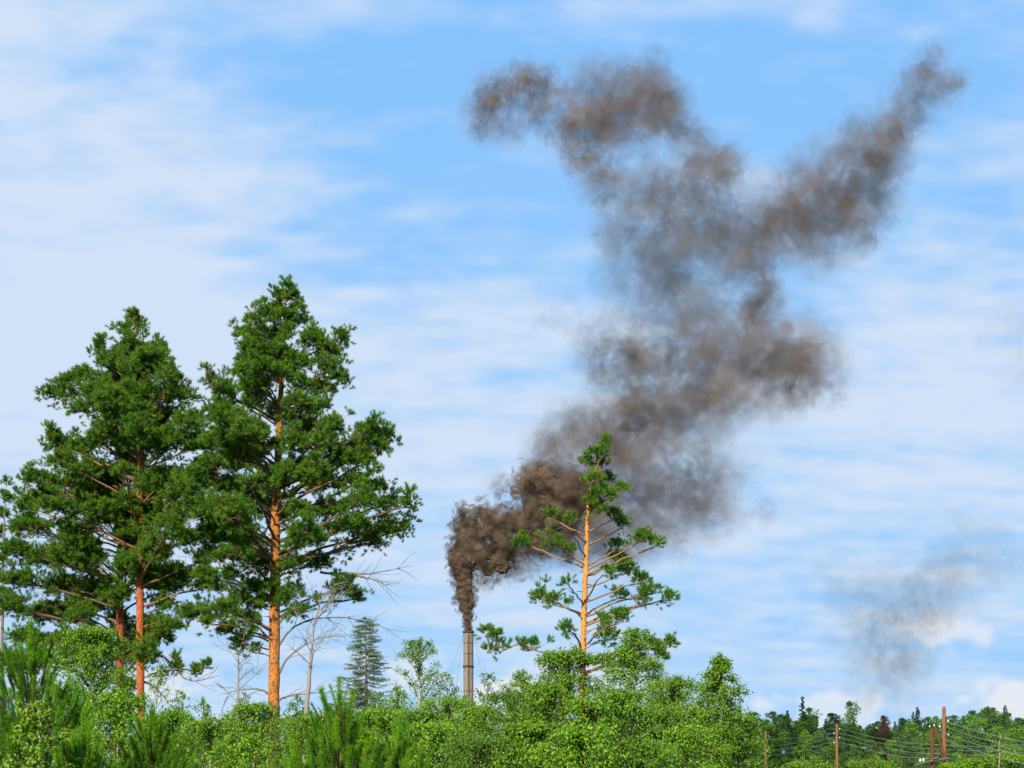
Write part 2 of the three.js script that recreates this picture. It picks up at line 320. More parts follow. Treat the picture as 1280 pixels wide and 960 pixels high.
const LOWER = [[740, 645, 32, 1.1], [770, 636, 32, 1], [745, 675, 26, 0.8], [800, 630, 32, 0.9], [815, 658, 26, 0.8], [838, 676, 20, 0.5], [798, 686, 20, 0.6], [770, 690, 22, 0.5], [850, 632, 32, 0.7], [880, 605, 28, 0.7], [888, 640, 26, 0.4], [918, 600, 18, 0.25], [955, 640, 16, 0.2], [915, 640, 16, 0.25], [646, 712, 11, 0.6], [664, 706, 14, 0.4], [620, 606, 10, 0.35], [628, 596, 6, 0.3], [606, 728, 10, 0.4]];
const MIDDLE = [[690, 556, 22, 0.7], [715, 540, 26, 0.9], [742, 560, 32, 1], [762, 534, 32, 0.9], [798, 520, 34, 1.3], [790, 552, 34, 1.3], [838, 520, 32, 1], [826, 560, 32, 0.7], [870, 540, 32, 0.5], [872, 578, 32, 0.6], [680, 572, 16, 0.5], [718, 515, 14, 0.4], [690, 575, 18, 0.6], [800, 590, 30, 0.6], [760, 590, 30, 0.8], [740, 605, 24, 0.8]];
const KNOT = [[755, 448, 20, 1.5], [795, 450, 22, 1.6], [762, 470, 18, 0.9], [788, 482, 20, 1], [814, 490, 18, 0.5], [800, 506, 26, 0.8], [740, 470, 12, 0.4], [960, 436, 34, 1.8], [992, 458, 32, 1.5], [930, 450, 34, 1.4], [1010, 438, 24, 0.9], [1020, 476, 20, 0.8], [900, 470, 32, 1], [880, 440, 28, 0.7], [870, 484, 32, 0.9], [910, 500, 28, 0.7], [855, 505, 30, 0.7], [1002, 492, 16, 0.6], [948, 404, 24, 1.2], [952, 376, 18, 1], [936, 388, 16, 0.8], [962, 350, 14, 0.6], [1040, 480, 10, 0.35], [1046, 500, 9, 0.3], [990, 514, 10, 0.3], [970, 510, 14, 0.3]];
const NECK = [[890, 404, 28, 0.5], [850, 412, 34, 0.45], [872, 370, 32, 0.6], [840, 350, 36, 0.5], [900, 350, 28, 0.5], [800, 392, 28, 0.25], [770, 352, 28, 0.3], [820, 330, 28, 0.5], [920, 330, 24, 0.6], [735, 420, 24, 0.3], [770, 420, 26, 0.3], [820, 450, 26, 0.4], [830, 480, 26, 0.4], [680, 400, 16, 0.12], [700, 385, 22, 0.1]];
const CROSS = [[900, 290, 34, 1.1], [930, 270, 30, 1.1], [880, 260, 32, 0.8], [860, 300, 32, 1], [812, 310, 24, 0.8], [772, 312, 18, 0.8], [760, 288, 24, 0.4], [840, 280, 32, 0.6], [960, 298, 28, 1], [940, 322, 22, 0.7], [1032, 270, 40, 1.1], [1060, 240, 34, 1], [1000, 288, 32, 0.8], [1040, 222, 32, 0.8], [1000, 222, 28, 0.4], [970, 240, 24, 0.4], [984, 262, 26, 0.7], [1004, 256, 26, 0.6], [978, 282, 24, 0.6], [1082, 278, 22, 0.6], [1090, 204, 25, 0.9], [1074, 182, 20, 0.6], [1100, 186, 26, 0.75], [1118, 162, 24, 0.75], [1136, 136, 22, 0.7], [1152, 108, 20, 0.65], [1162, 84, 17, 0.55], [1168, 62, 12, 0.3], [1186, 104, 14, 0.4], [1174, 118, 16, 0.35], [1200, 104, 9, 0.3], [1070, 160, 14, 0.2], [1100, 240, 26, 0.35]];
const CREST = [[892, 222, 28, 1], [906, 200, 18, 0.6], [876, 190, 22, 0.7], [858, 168, 20, 0.6], [850, 228, 32, 0.45], [810, 232, 32, 0.4], [770, 242, 28, 0.4], [750, 230, 22, 0.5], [780, 272, 28, 0.4], [736, 202, 20, 0.7], [720, 188, 18, 0.7], [832, 262, 32, 0.5], [770, 132, 36, 1.5], [802, 120, 32, 1.4], [826, 130, 26, 1], [746, 152, 28, 1.1], [756, 106, 22, 1], [816, 96, 16, 0.7], [780, 156, 30, 1], [715, 150, 22, 0.9], [696, 160, 18, 0.6], [830, 156, 24, 0.6], [740, 90, 11, 0.3], [704, 108, 13, 0.6], [682, 104, 13, 0.6], [660, 100, 17, 1.1], [640, 110, 19, 1.2], [612, 116, 19, 1.1], [600, 140, 18, 1.2], [620, 132, 17, 0.8], [630, 156, 17, 0.5], [642, 170, 15, 0.3], [602, 166, 12, 0.4], [670, 142, 18, 0.6], [690, 130, 20, 0.5], [672, 118, 20, 0.6]];
const STRAY = [[1108, 800, 30, 0.55], [1130, 808, 22, 0.4], [1150, 766, 22, 0.35], [1086, 790, 24, 0.3], [1100, 832, 24, 0.35], [1180, 742, 24, 0.15], [1074, 740, 24, 0.12], [1090, 858, 18, 0.2], [1128, 835, 20, 0.3], [1200, 712, 30, 0.3], [1240, 690, 34, 0.22], [1170, 730, 30, 0.3], [1060, 730, 30, 0.2], [1278, 450, 30, 0.16], [1276, 400, 24, 0.12]];
const PEAKS = [0.64, 0.42, 0.2, 0.1];
const SMOKE_KINDS = PEAKS.map((peak, k) => [1, 2].map((v) => std(1, 1, 1, { alphaMap: wispMap(v + 2.3 * k, peak), transparent: true, roughness: 1, transmission: 0.5, specularIntensity: 0 })));
const SHREDS = [1, 2].map(shredGeometry);
// the plume stands in a sheet some metres thick, 220 m away; shreds are added until every place along it holds its share of soot
function smoke(name, label, lists, seed, boost = 1, cap = 2.5) {
  const R = rng(seed), origin = at(lists[0][0][0][0], lists[0][0][0][1], SMOKE_D), t = thing(name, label, 'smoke', origin), mats = PEAKS.map(() => [[], []]), cols = PEAKS.map(() => [[], []]);
  const m = SMOKE_D / F, cell = 0.3, blobs = [];
  for (const [list, dense, brown, gauss] of lists) for (const [px, py, r, tau] of list) { const c = at(px, py, SMOKE_D); blobs.push({ x: c.x, y: c.y, rad: r * m, sig: r * m * gauss, tau: tau * boost, dense, brown, py }); }
  const x0 = Math.min(...blobs.map((b) => b.x - 3 * b.rad)), y0 = Math.min(...blobs.map((b) => b.y - 3 * b.rad)), nx = Math.ceil((Math.max(...blobs.map((b) => b.x + 3 * b.rad)) - x0) / cell), ny = Math.ceil((Math.max(...blobs.map((b) => b.y + 3 * b.rad)) - y0) / cell);
  const want = new Float32Array(nx * ny), have = new Float32Array(nx * ny), depthOf = new Float32Array(nx * ny);
  const over = (f, x, y, r, fn) => { for (let b = Math.max(0, Math.floor((y - r - y0) / cell)); b <= Math.min(ny - 1, (y + r - y0) / cell); b++) for (let a = Math.max(0, Math.floor((x - r - x0) / cell)); a <= Math.min(nx - 1, (x + r - x0) / cell); a++) f[b * nx + a] += fn(((x0 + (a + 0.5) * cell - x) ** 2 + (y0 + (b + 0.5) * cell - y) ** 2)); };
  for (const b of blobs) over(want, b.x, b.y, 3 * b.sig, (d2) => b.tau * Math.exp(-d2 / (2 * b.sig * b.sig)));
  for (let b = 0; b < ny; b++) for (let a = 0; a < nx; a++) {
    const X = x0 + a * cell, Y = y0 + b * cell, k = b * nx + a; if (!want[k]) continue;
    const wx = X + 2.2 * fbm(X * 0.11, Y * 0.11, 3, 3), wy = Y + 2.2 * fbm(X * 0.11, Y * 0.11, 9, 3);   // curled by the wind
    const n = fbm(wx * 0.085, wy * 0.085, 1, 3), w = want[k] * clamp(1 + 1.0 * n, 0.35, 1.7);
    want[k] = cap * (1 - Math.exp(-w / cap));
  }
  const total = blobs.map((b) => b.tau * b.sig), sum = total.reduce((a, b) => a + b, 0), pick = []; let acc = 0; for (const q of total) pick.push(acc += q / sum);
  for (const [pass, tries] of [[0, 12000], [1, 26000], [2, 26000]]) for (let i = 0; i < tries; i++) {
    const u = R(), b = blobs[pick.findIndex((q) => q >= u)] ?? blobs[0], g = () => (R() + R() + R() + R() - 2) * 1.73, x = b.x + g() * b.sig * 1.25, y = b.y + g() * b.sig * 1.25, gx = Math.floor((x - x0) / cell), gy = Math.floor((y - y0) / cell);
    if (gx < 0 || gy < 0 || gx >= nx || gy >= ny) continue;
    const lack = want[gy * nx + gx] - have[gy * nx + gx], s = b.rad * [1.1, 0.7, 0.42][pass] * (0.7 + 0.6 * R());
    const piled = depthOf[gy * nx + gx]; if (piled > 17) continue;
    const kind = lack > (piled > 11 ? 0.6 : 1.3) ? 0 : lack > (piled > 8 ? 0.3 : 0.5) ? 1 : lack > 0.2 ? 2 : 3, peak = PEAKS[kind];
    if (lack < -Math.log(1 - peak * 0.75) * 0.7 || b.dense) continue;
    over(have, x, y, s * 0.87, (d2) => { const q = d2 / (s * s * 0.757); return q < 1 ? -Math.log(1 - peak * 0.75 * (1 - q) ** 1.7) : 0; });
    over(depthOf, x, y, s, (d2) => (d2 < s * s ? 1 : 0));
    const depth = -SMOKE_D - 20 * clamp((760 - b.py) / 700, 0, 1) * Math.sin(x * 0.055 + 1) + g() * b.sig * 1.2, p = V(x * depth / -SMOKE_D, EYE + (y - EYE) * depth / -SMOKE_D, depth);
    const flat = b.dense ? 0.7 : 1.5, out = dirOf(R).add(V(0, 0.1, R() < 0.5 ? flat : -flat)).normalize(), v = R() < 0.5 ? 0 : 1;
    mats[kind][v].push(placed(p.sub(origin), out, R() * 6.3, s)); const k = b.dense ? 0.55 + 0.9 * R() : 0.85 + 0.3 * R();
    cols[kind][v].push(new THREE.Color().setRGB(b.brown[0] * k, b.brown[1] * k, b.brown[2] * k));
  }
  for (const b of blobs) if (b.dense) for (let i = 0, n = Math.round(22 + 18 * b.tau); i < n; i++) {   // thick shreds round each rolling head
    const g = () => (R() + R() + R() + R() - 2) * 1.73, d = V(g(), g(), g()).multiplyScalar(b.sig * 0.95), p = V(b.x, b.y, -SMOKE_D).add(d), v = R() < 0.5 ? 0 : 1, k = 0.7 + 0.6 * R();
    mats[0][v].push(placed(p.sub(origin), d.normalize().add(dirOf(R).multiplyScalar(0.7)).add(V(0, 0, 0.5)).normalize(), R() * 6.3, b.rad * (0.25 + 0.35 * R()))); cols[0][v].push(new THREE.Color().setRGB(b.brown[0] * k, b.brown[1] * k, b.brown[2] * k));
  }
  mats.forEach((a, k) => a.forEach((l, v) => l.length && instances(['dense_smoke', 'drifting_smoke', 'thin_smoke', 'faint_smoke'][k], SHREDS[v], SMOKE_KINDS[k][v], l, t, cols[k][v])));
  return t;
}
const BROWN = [0.165, 0.122, 0.09], GREYB = [0.20, 0.157, 0.128], GREY = [0.17, 0.155, 0.15], MURK = [0.17, 0.128, 0.10];
const plume = smoke('smoke', 'great brown grey smoke plume rising from the chimney and drifting right', [[STEM, 1, BROWN, 0.55], [BILLOW, 1, BROWN, 0.6], [LOWER, 0, MURK, 0.66], [MIDDLE, 0, MURK, 0.66], [KNOT, 0, GREYB, 0.66], [NECK, 0, GREY, 0.7], [CROSS, 0, GREYB, 0.66], [CREST, 0, GREYB, 0.66]], 77, 1.35, 2.8);
smoke('smoke', 'faint detached wisp of smoke low over the forest at the right', [[STRAY, 0, GREY, 1.05]], 78, 0.45);
{   // the thick rolling heads just above the rim, opaque inside
  const R = rng(5), gs = [], origin = plume.position;
  const heads = [...STEM.flatMap((q, i) => i < STEM.length - 1 ? [q, q.map((x, j) => (x + STEM[i + 1][j]) / 2)] : [q]), ...BILLOW.slice(0, 7), ...BILLOW.slice(8, 16)];
  for (const [px, py, r] of heads) for (let k = 0; k < 3; k++) {
    const m = SMOKE_D / F, rad = r * m * (py > 690 && px < 595 ? 0.40 + 0.2 * R() : 0.26 + 0.2 * R()), g = new THREE.IcosahedronGeometry(1, 5), p = g.attributes.position, c = at(px, py, SMOKE_D).addScaledVector(dirOf(R), r * m * (py > 775 ? 0.2 : 0.4)).sub(origin), sx = R() * 50;
    for (let i = 0; i < p.count; i++) { const v = V(p.getX(i), p.getY(i), p.getZ(i)), n = 1 + 0.24 * Math.abs(noise3(v.x * 1.6 + sx, v.y * 1.6, v.z * 1.6)) + 0.16 * Math.abs(noise3(v.x * 4 + sx, v.y * 4, v.z * 4)) - 0.12; v.multiplyScalar(rad * n).add(c); p.setXYZ(i, v.x, v.y, v.z); }
    g.deleteAttribute('uv'); g.computeVertexNormals(); gs.push(g);
  }
  part('smoke_billows', mergeGeometries(gs), std(0.10, 0.073, 0.053, { roughness: 1, specularIntensity: 0 }), plume, 'stuff');
}

// ---------------------------------------------------------------- the big pines
const A_PADS = [[167, 399, 10, 9], [157, 413, 7, 9], [172, 410, 8, 8], [161, 427, 11, 8], [178, 440, 22, 9], [152, 445, 16, 9], [125, 436, 9, 11], [200, 437, 9, 8], [133, 456, 20, 9], [172, 462, 26, 12], [206, 467, 12, 8], [104, 472, 22, 9], [84, 482, 10, 10], [71, 497, 14, 8], [130, 492, 28, 10], [172, 492, 30, 14], [216, 494, 20, 13], [240, 499, 8, 5], [108, 512, 24, 10], [152, 522, 28, 14], [200, 524, 30, 14], [236, 530, 18, 14], [66, 553, 16, 12], [92, 562, 22, 13], [124, 552, 20, 16], [80, 580, 22, 9], [165, 556, 30, 14], [212, 554, 28, 15], [250, 556, 24, 16],
  [45, 602, 20, 11], [82, 606, 26, 12], [122, 596, 24, 16], [158, 606, 22, 14], [208, 600, 28, 16], [250, 600, 26, 16], [34, 634, 14, 9], [70, 636, 28, 12], [120, 640, 26, 12], [212, 642, 28, 12], [256, 640, 28, 13], [228, 676, 26, 11], [258, 700, 22, 10], [224, 722, 28, 12], [262, 734, 20, 8], [206, 760, 18, 10], [240, 768, 26, 12], [212, 786, 20, 7], [168, 452, 14, 9, 0.5], [170, 478, 16, 9, 0.7], [171, 505, 16, 9, 0.9], [173, 530, 16, 9, 1], [174, 556, 16, 9, 1.1], [222, 838, 12, 7, 0], [243, 842, 12, 6, 0, 1], [259, 835, 7, 7, 0, 1]];
pine({ thick: 0.72, label: 'tall orange barked pine on the left with a narrow knobbly top', dense: 1.2, D: 60, seed: 101, bark: M.barkRed, limb: M.limbRed, pads: A_PADS, fill: [[440, 660, 34]], lush: 0.9, clear: [[575, 600], [622, 640], [668, 900]],
  trunk: [[176, 1032, 8.5], [176, 880, 7], [175, 780, 6.6], [175, 680, 6], [175, 600, 4.8], [172, 500, 3.4], [168, 430, 1.8], [167, 396, 0.6]],
  dead: [[[177, 815], [205, 822], [235, 850], [275, 845]], [[176, 800], [200, 818], [222, 835]], [[177, 850], [196, 862, -0.5], [215, 884, -0.8]], [[174, 690], [140, 668, -0.6], [85, 660, -1]], [[174, 700], [150, 696, -0.5], [108, 692, -1.2]]] });
const A2_PADS = [[40, 660, 30, 13], [95, 665, 30, 13], [20, 690, 22, 12], [62, 700, 30, 13], [112, 700, 26, 14], [28, 728, 26, 12], [80, 735, 32, 13], [124, 738, 22, 13], [18, 762, 20, 12], [60, 770, 30, 13], [104, 772, 24, 12], [34, 800, 26, 11], [78, 802, 26, 11], [12, 830, 16, 12], [50, 826, 20, 10], [112, 630, 26, 14], [60, 622, 24, 12], [182, 716, 18, 10, 2], [178, 650, 24, 12, 2], [196, 690, 20, 11, 2], [130, 600, 24, 14, 1], [158, 832, 10, 6, 0.4], [162, 862, 12, 8, 0.6], [108, 590, 24, 13, 2]];
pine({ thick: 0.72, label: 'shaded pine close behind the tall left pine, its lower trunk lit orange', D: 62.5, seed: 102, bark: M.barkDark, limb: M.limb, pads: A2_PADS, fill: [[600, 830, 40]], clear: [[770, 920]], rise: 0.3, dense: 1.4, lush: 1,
  trunk: [[150, 1028, 8.5], [150, 900, 7.2], [150, 800, 6.8], [150, 720, 5.6], [151, 640, 4], [152, 590, 2], [152, 560, 0.8]],
  dead: [[[149, 790], [110, 788, -0.5], [80, 768, -0.8], [52, 744, -1]]] });
const B_PADS = [[358, 362, 11, 8], [350, 374, 9, 8], [367, 374, 11, 8], [372, 389, 10, 7], [346, 388, 12, 8], [334, 396, 12, 8], [357, 400, 18, 8], [375, 404, 9, 6], [320, 405, 14, 8], [326, 420, 22, 10], [306, 418, 8, 8], [346, 424, 16, 9], [392, 428, 18, 12], [424, 424, 9, 11], [410, 442, 20, 11], [345, 446, 22, 11], [316, 438, 18, 13], [302, 464, 12, 11], [330, 468, 24, 14], [372, 455, 18, 12], [412, 462, 20, 9], [426, 476, 8, 7], [264, 480, 11, 9], [280, 490, 15, 13], [318, 488, 22, 11], [376, 482, 18, 10], [402, 490, 20, 10], [276, 513, 13, 11], [293, 524, 18, 9], [395, 512, 20, 9], [312, 540, 32, 13], [416, 534, 16, 12], [402, 556, 22, 14], [366, 556, 16, 10, 2], [270, 556, 22, 14], [460, 540, 16, 10], [482, 548, 10, 9], [448, 556, 16, 10], [470, 560, 14, 8], [456, 580, 18, 10], [428, 574, 20, 12], [300, 572, 34, 15], [262, 586, 24, 14], [364, 596, 22, 12, 1.8], [406, 606, 28, 13], [446, 606, 20, 11], [470, 612, 14, 9],
  [290, 610, 32, 14], [330, 622, 20, 11, 1.5], [452, 630, 24, 9], [486, 632, 16, 8], [505, 633, 7, 5], [412, 640, 26, 12], [376, 640, 18, 10, 1.4], [256, 640, 24, 14], [296, 650, 32, 13], [440, 660, 26, 10], [480, 664, 22, 9], [506, 662, 10, 6], [464, 680, 16, 7], [388, 676, 26, 13], [262, 668, 24, 12], [306, 680, 28, 11], [396, 706, 18, 12], [258, 722, 18, 9], [288, 724, 16, 8], [360, 710, 20, 8, 1], [428, 738, 14, 10], [446, 748, 10, 9], [366, 744, 20, 12, 0.6], [342, 736, 16, 10, 0.7], [352, 756, 10, 8, 0.5], [318, 738, 16, 10, 0.3], [302, 752, 18, 9, 0.2], [284, 790, 14, 9], [326, 792, 14, 9, 0.5], [372, 766, 16, 10, 0.6], [330, 756, 16, 11, -0.5], [280, 764, 20, 10], [306, 776, 20, 10], [262, 780, 14, 10], [300, 806, 14, 12], [322, 816, 12, 8], [357, 418, 12, 8, 0.5], [354, 444, 14, 8, 0.7], [352, 470, 14, 9, 0.8], [347, 560, 14, 8, 0.9], [346, 608, 13, 8, 1]];
pine({ thick: 0.86, label: 'tallest pine, spreading crown and thick orange trunk, right of the left pine', dense: 1.2, butt: 868, D: 58, seed: 103, bark: M.barkOrange, limb: M.limb, pads: B_PADS, fill: [[440, 720, 46]], lush: 0.8, clear: [[486, 522], [575, 590], [632, 664], [690, 712], [772, 940]],
  trunk: [[341, 1036, 9.5], [342, 900, 8.3], [343, 800, 8], [344, 720, 7.6], [345, 640, 6.6], [348, 560, 5], [352, 470, 3.6], [356, 400, 1.8], [358, 356, 0.6]],
  dead: [[[346, 822], [352, 800], [385, 775], [430, 772], [470, 780], [505, 800]], [[346, 845], [362, 820], [400, 798], [440, 795]], [[346, 876], [360, 870], [400, 866], [436, 864]], [[400, 715], [430, 718], [470, 716], [512, 707]], [[430, 718], [455, 722], [490, 732]], [[338, 868], [325, 862], [305, 862], [278, 868]], [[338, 800], [320, 782], [290, 768]], [[340, 730], [318, 712], [280, 704], [248, 694]]] });
const D_PADS = [[757, 558, 7, 9], [751, 572, 7, 7], [742, 572, 5, 5], [729, 583, 9, 7], [753, 584, 8, 7], [740, 602, 14, 6], [758, 602, 8, 6], [752, 622, 20, 10], [776, 616, 9, 6], [746, 640, 14, 8], [768, 648, 14, 8], [778, 660, 8, 6], [686, 648, 13, 9], [714, 656, 13, 8], [718, 672, 12, 9], [654, 680, 14, 11], [700, 684, 10, 8], [712, 692, 10, 6], [804, 676, 14, 8], [820, 682, 10, 7], [772, 688, 9, 5], [770, 702, 18, 9], [752, 720, 20, 9], [784, 716, 18, 9], [800, 728, 14, 8], [812, 742, 18, 8], [836, 750, 12, 6], [800, 757, 12, 6], [775, 748, 14, 7], [712, 734, 14, 8], [674, 748, 11, 12], [692, 756, 12, 10], [710, 760, 10, 8], [712, 788, 14, 12], [752, 782, 16, 10], [776, 776, 14, 9], [756, 800, 20, 9], [652, 812, 7, 5, 0], [664, 811, 6, 5, 0, 1], [630, 812, 9, 6, 0, 1], [612, 815, 11, 6, 0, 1], [622, 800, 12, 8, 0, 1], [609, 794, 6, 8, 0, 1], [806, 810, 22, 10], [836, 808, 12, 8], [760, 832, 18, 9], [790, 832, 16, 9], [822, 822, 14, 8], [742, 603, 6, 5, 0.2], [738, 630, 7, 5, 0.25]];
pine({ thick: 0.6, tight: 0.85, lush: 0.1, label: 'slender golden trunked pine in front of the smoke with sparse branches', D: 48, seed: 104, bark: M.barkGold, limb: M.limbGold, pads: D_PADS, clear: [[660, 860]], dense: 1.25, tufts: 0.85, rise: 0.5,
  trunk: [[727, 1046, 7.5], [728, 880, 6.2], [729, 800, 6], [731, 740, 5.6], [733, 690, 5], [735, 640, 3.6], [741, 600, 2.4], [750, 572, 1.4], [757, 550, 0.5]] });
const C_PADS = [[8, 606, 5, 5], [4, 622, 10, 8], [14, 628, 6, 5], [2, 645, 12, 9], [-8, 665, 16, 10], [-14, 690, 20, 10], [4, 700, 12, 8], [-10, 720, 18, 10], [2, 745, 14, 8]];
pine({ thick: 0.45, label: 'pale narrow topped pine cut off by the left edge', D: 74, seed: 105, bark: M.dead, limb: M.limb, pads: C_PADS,
  trunk: [[2, 1021, 6], [2, 900, 5], [3, 760, 4], [4, 690, 3], [6, 640, 1.8], [8, 602, 0.6]] });

// ---------------------------------------------------------------- birches and shrubs
const LEAF_GREEN = [[0.125, 0.27, 0.005], [0.10, 0.235, 0.007], [0.15, 0.30, 0.006], [0.07, 0.185, 0.008], [0.19, 0.32, 0.012]];
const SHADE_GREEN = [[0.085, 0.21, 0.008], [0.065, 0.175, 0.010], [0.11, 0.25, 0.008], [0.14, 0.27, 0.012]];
// x, top row, half width in pixels at D metres; leaves all along rising branches
function birch({ name = 'birch', label, x, top, w, D, n: n0, seed, leaf = 0.052, shape = 0.75, greens = LEAF_GREEN, lean = 0, low = 0, group, trunkR = 0.03, arms, steep = 1 }) {
  const n = Math.round(n0 * 1.45), R = rng(seed), own = 0.85 + 0.35 * R(), size = leaf * (0.85 + 0.35 * R()), m = D / F, foot = at(x - lean, 900, D); foot.y = 0;
  const t = thing(name, label, 'tree', foot, group), H = at(0, top, D).y, half = w * m;
  const tp = bend([V(0, -0.1, 0), V(lean * m * 0.3 + (R() - 0.5) * 0.1, H * 0.4, 0), V(lean * m * 0.8 + (R() - 0.5) * 0.14, H * 0.75, 0), V(lean * m, H, 0)], 20, 0.03, R);
  part('trunk', tube(tp, taper(21, trunkR, 0.004, 0.9), 8), M.birchBark, t);
  const nb = arms ?? Math.round(26 + n / 130), br = [], list = [], cols = [];
  for (let b = 0; b < nb; b++) {
    const u = low + (1 - low) * ((b + R()) / nb) ** 0.85, h = H * lerp(0.22, 0.97, u), k = clamp(h / H, 0, 1) * 20, i = Math.min(19, Math.floor(k)), s = tp[i].clone().lerp(tp[i + 1], k - i);
    const env = half * Math.min(1, (1.08 - h / H) / (1 - 0.3)) ** shape * (0.7 + 0.5 * R()) + 0.06, a = R() * 2 * Math.PI, rise = (0.6 + 0.7 * R()) * steep;
    const e = s.clone().add(V(Math.cos(a) * env, env * rise, Math.sin(a) * env * 0.9)), mid = s.clone().lerp(e, 0.5).add(V(0, env * 0.12, 0)); if (e.y > H * 1.0) e.y = H * (0.96 + 0.04 * R());
    const tip = e.clone().add(V(Math.cos(a) * env * 0.22, -env * 0.1 * R(), Math.sin(a) * env * 0.2));
    const pts = bend([s, mid, e, tip], 8, 0.04, R); br.push(tube(pts, taper(9, 0.010, 0.003), 3, false));
    const nl = Math.round(n / nb * (0.35 + env / half * 1.0));
    for (let j = 0; j < nl; j++) {
      const q = Math.min(7.999, (0.12 + 0.88 * R() ** 0.75) * 8), qi = Math.floor(q), p = pts[qi].clone().lerp(pts[qi + 1], q - qi).addScaledVector(dirOf(R), (0.06 + env * 0.17) * R() ** 0.7);
      const d = dirOf(R).multiplyScalar(0.9).add(V(0, -0.55, 0.1)).normalize();
      list.push(placed(p, d, R() * 6.3, size * (0.6 + 0.7 * R()))); cols.push(tint(greens, R, own));
    }
  }
  for (let j = 0; j < n * 0.06; j++) { const k = (0.7 + 0.3 * R()) * 20, i = Math.min(19, Math.floor(k)), p = tp[i].clone().lerp(tp[i + 1], k - i).addScaledVector(dirOf(R), 0.11 * R()); list.push(placed(p, dirOf(R).add(V(0, -0.3, 0)).normalize(), R() * 6.3, leaf * (0.7 + 0.5 * R()))); cols.push(tint(greens, R)); }
  part('branches', mergeGeometries(br), M.twig, t, 'stuff');
  instances('leaves', leafGeometry, M.leaf, list, t, cols);
  return t;
}
const BUSH = 'young birches crowding the thicket along the bottom of the picture';
birch({ label: 'bright young birch with a pale stem before the left pines', x: 112, top: 788, w: 40, D: 36, n: 15000, seed: 201, shape: 0.55, trunkR: 0.05 });
birch({ label: 'yellow green birch sapling with large leaves at the lower left corner', x: 48, top: 878, w: 34, D: 20, n: 1300, seed: 202, leaf: 0.05, greens: [[0.16, 0.29, 0.01], [0.12, 0.25, 0.01], [0.2, 0.31, 0.014]] });
birch({ label: 'small sapling leaning against the foot of the tall left pine', x: 198, top: 832, w: 16, D: 44, n: 900, seed: 203, shape: 0.4, lean: 5 });
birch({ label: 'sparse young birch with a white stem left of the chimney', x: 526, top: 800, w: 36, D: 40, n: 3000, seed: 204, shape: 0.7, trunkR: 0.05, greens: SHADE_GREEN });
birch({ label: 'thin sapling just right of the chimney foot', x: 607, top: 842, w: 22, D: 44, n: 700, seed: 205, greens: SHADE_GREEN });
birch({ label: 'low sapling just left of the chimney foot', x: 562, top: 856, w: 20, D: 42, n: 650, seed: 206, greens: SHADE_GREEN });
birch({ label: 'pointed birch standing alone at the right end of the thicket', x: 899, top: 818, w: 48, D: 34, n: 6500, seed: 207, shape: 1.25, arms: 150, steep: 0.25, trunkR: 0.045 });
birch({ label: 'tall birch in front of the lowest right branches of the golden pine', x: 793, top: 786, w: 46, D: 36, n: 7000, seed: 208, shape: 1.0, steep: 0.5, trunkR: 0.05 });
birch({ label: 'birch covering the foot of the golden pine', x: 712, top: 816, w: 46, D: 37, n: 7000, seed: 209, shape: 0.55, trunkR: 0.05 });
birch({ label: 'pointed birch left of the golden pine trunk', x: 655, top: 838, w: 34, D: 38, n: 4200, seed: 210, shape: 1.0, steep: 0.4 });
birch({ label: 'rounded birch on the right shoulder of the thicket', x: 842, top: 850, w: 34, D: 35, n: 5000, seed: 211, shape: 0.5 });
const spots = ['at the very left edge beneath the large young pine', 'just left of the shaded pine trunk', 'right of the foot of the tall left pine', 'under the bare gap between the two big pine trunks', 'at the left foot of the thick orange trunk', 'at the right foot of the thick orange trunk', 'behind the bushy young pine at centre left', 'beneath the little spruce', 'at the foot of the sparse white stemmed birch', 'at the left foot of the chimney', 'at the right foot of the chimney', 'midway between the chimney and the golden pine', 'left below the golden pine, in the middle row', 'right below the golden pine trunk', 'below the tall birch right of the golden pine', 'on the slope of the thicket right of the golden pine', 'below the rounded right shoulder of the thicket', 'right below the lone pointed birch', 'between the thick orange trunk and the little spruce', 'behind the yellow green sapling at lower left', 'at the bottom edge under the tall left pine', 'at the bottom edge under the thick orange trunk', 'at the bottom edge left of the chimney line', 'at the bottom edge right of the chimney line', 'at the bottom edge well left of the golden pine', 'at the bottom edge straight under the golden pine', 'at the bottom edge under the tall birch right of the golden pine', 'at the bottom edge left under the lone pointed birch', 'at the bottom edge under the little spruce'];
for (const [x, top, w, D, n, s] of [[10, 890, 44, 30, 3600, 1], [150, 880, 40, 33, 4200, 2], [215, 882, 42, 35, 4200, 3], [262, 905, 40, 33, 3600, 4], [318, 886, 40, 36, 4200, 5], [372, 890, 40, 38, 3600, 6], [400, 905, 44, 34, 3400, 7], [478, 886, 44, 36, 4600, 8], [520, 888, 40, 34, 4200, 9], [560, 884, 44, 36, 4600, 10], [604, 876, 42, 35, 4600, 11], [640, 872, 44, 34, 4600, 12], [684, 858, 42, 33, 5000, 13], [740, 868, 46, 32, 5400, 14], [780, 876, 44, 31, 5200, 15], [826, 880, 44, 32, 5200, 16], [866, 884, 40, 33, 4800, 17], [918, 906, 30, 34, 3000, 18], [440, 900, 40, 38, 3600, 19], [80, 905, 40, 31, 3600, 20], [182, 912, 36, 28, 3000, 21], [300, 915, 36, 30, 3000, 22], [540, 915, 44, 29, 3600, 23], [600, 915, 44, 28, 3600, 24], [665, 910, 44, 28, 3800, 25], [725, 915, 44, 27, 3800, 26], [800, 918, 44, 27, 3600, 27], [860, 920, 40, 28, 3400, 28], [480, 918, 40, 30, 3000, 29]])
  birch({ label: 'leafy thicket birch ' + spots[s - 1], group: BUSH, x, top: top + 10 * Math.sin(s * 2.4), w, D, n, seed: 300 + s, shape: s % 2 ? 0.85 : 0.6, greens: s % 3 ? LEAF_GREEN : SHADE_GREEN });
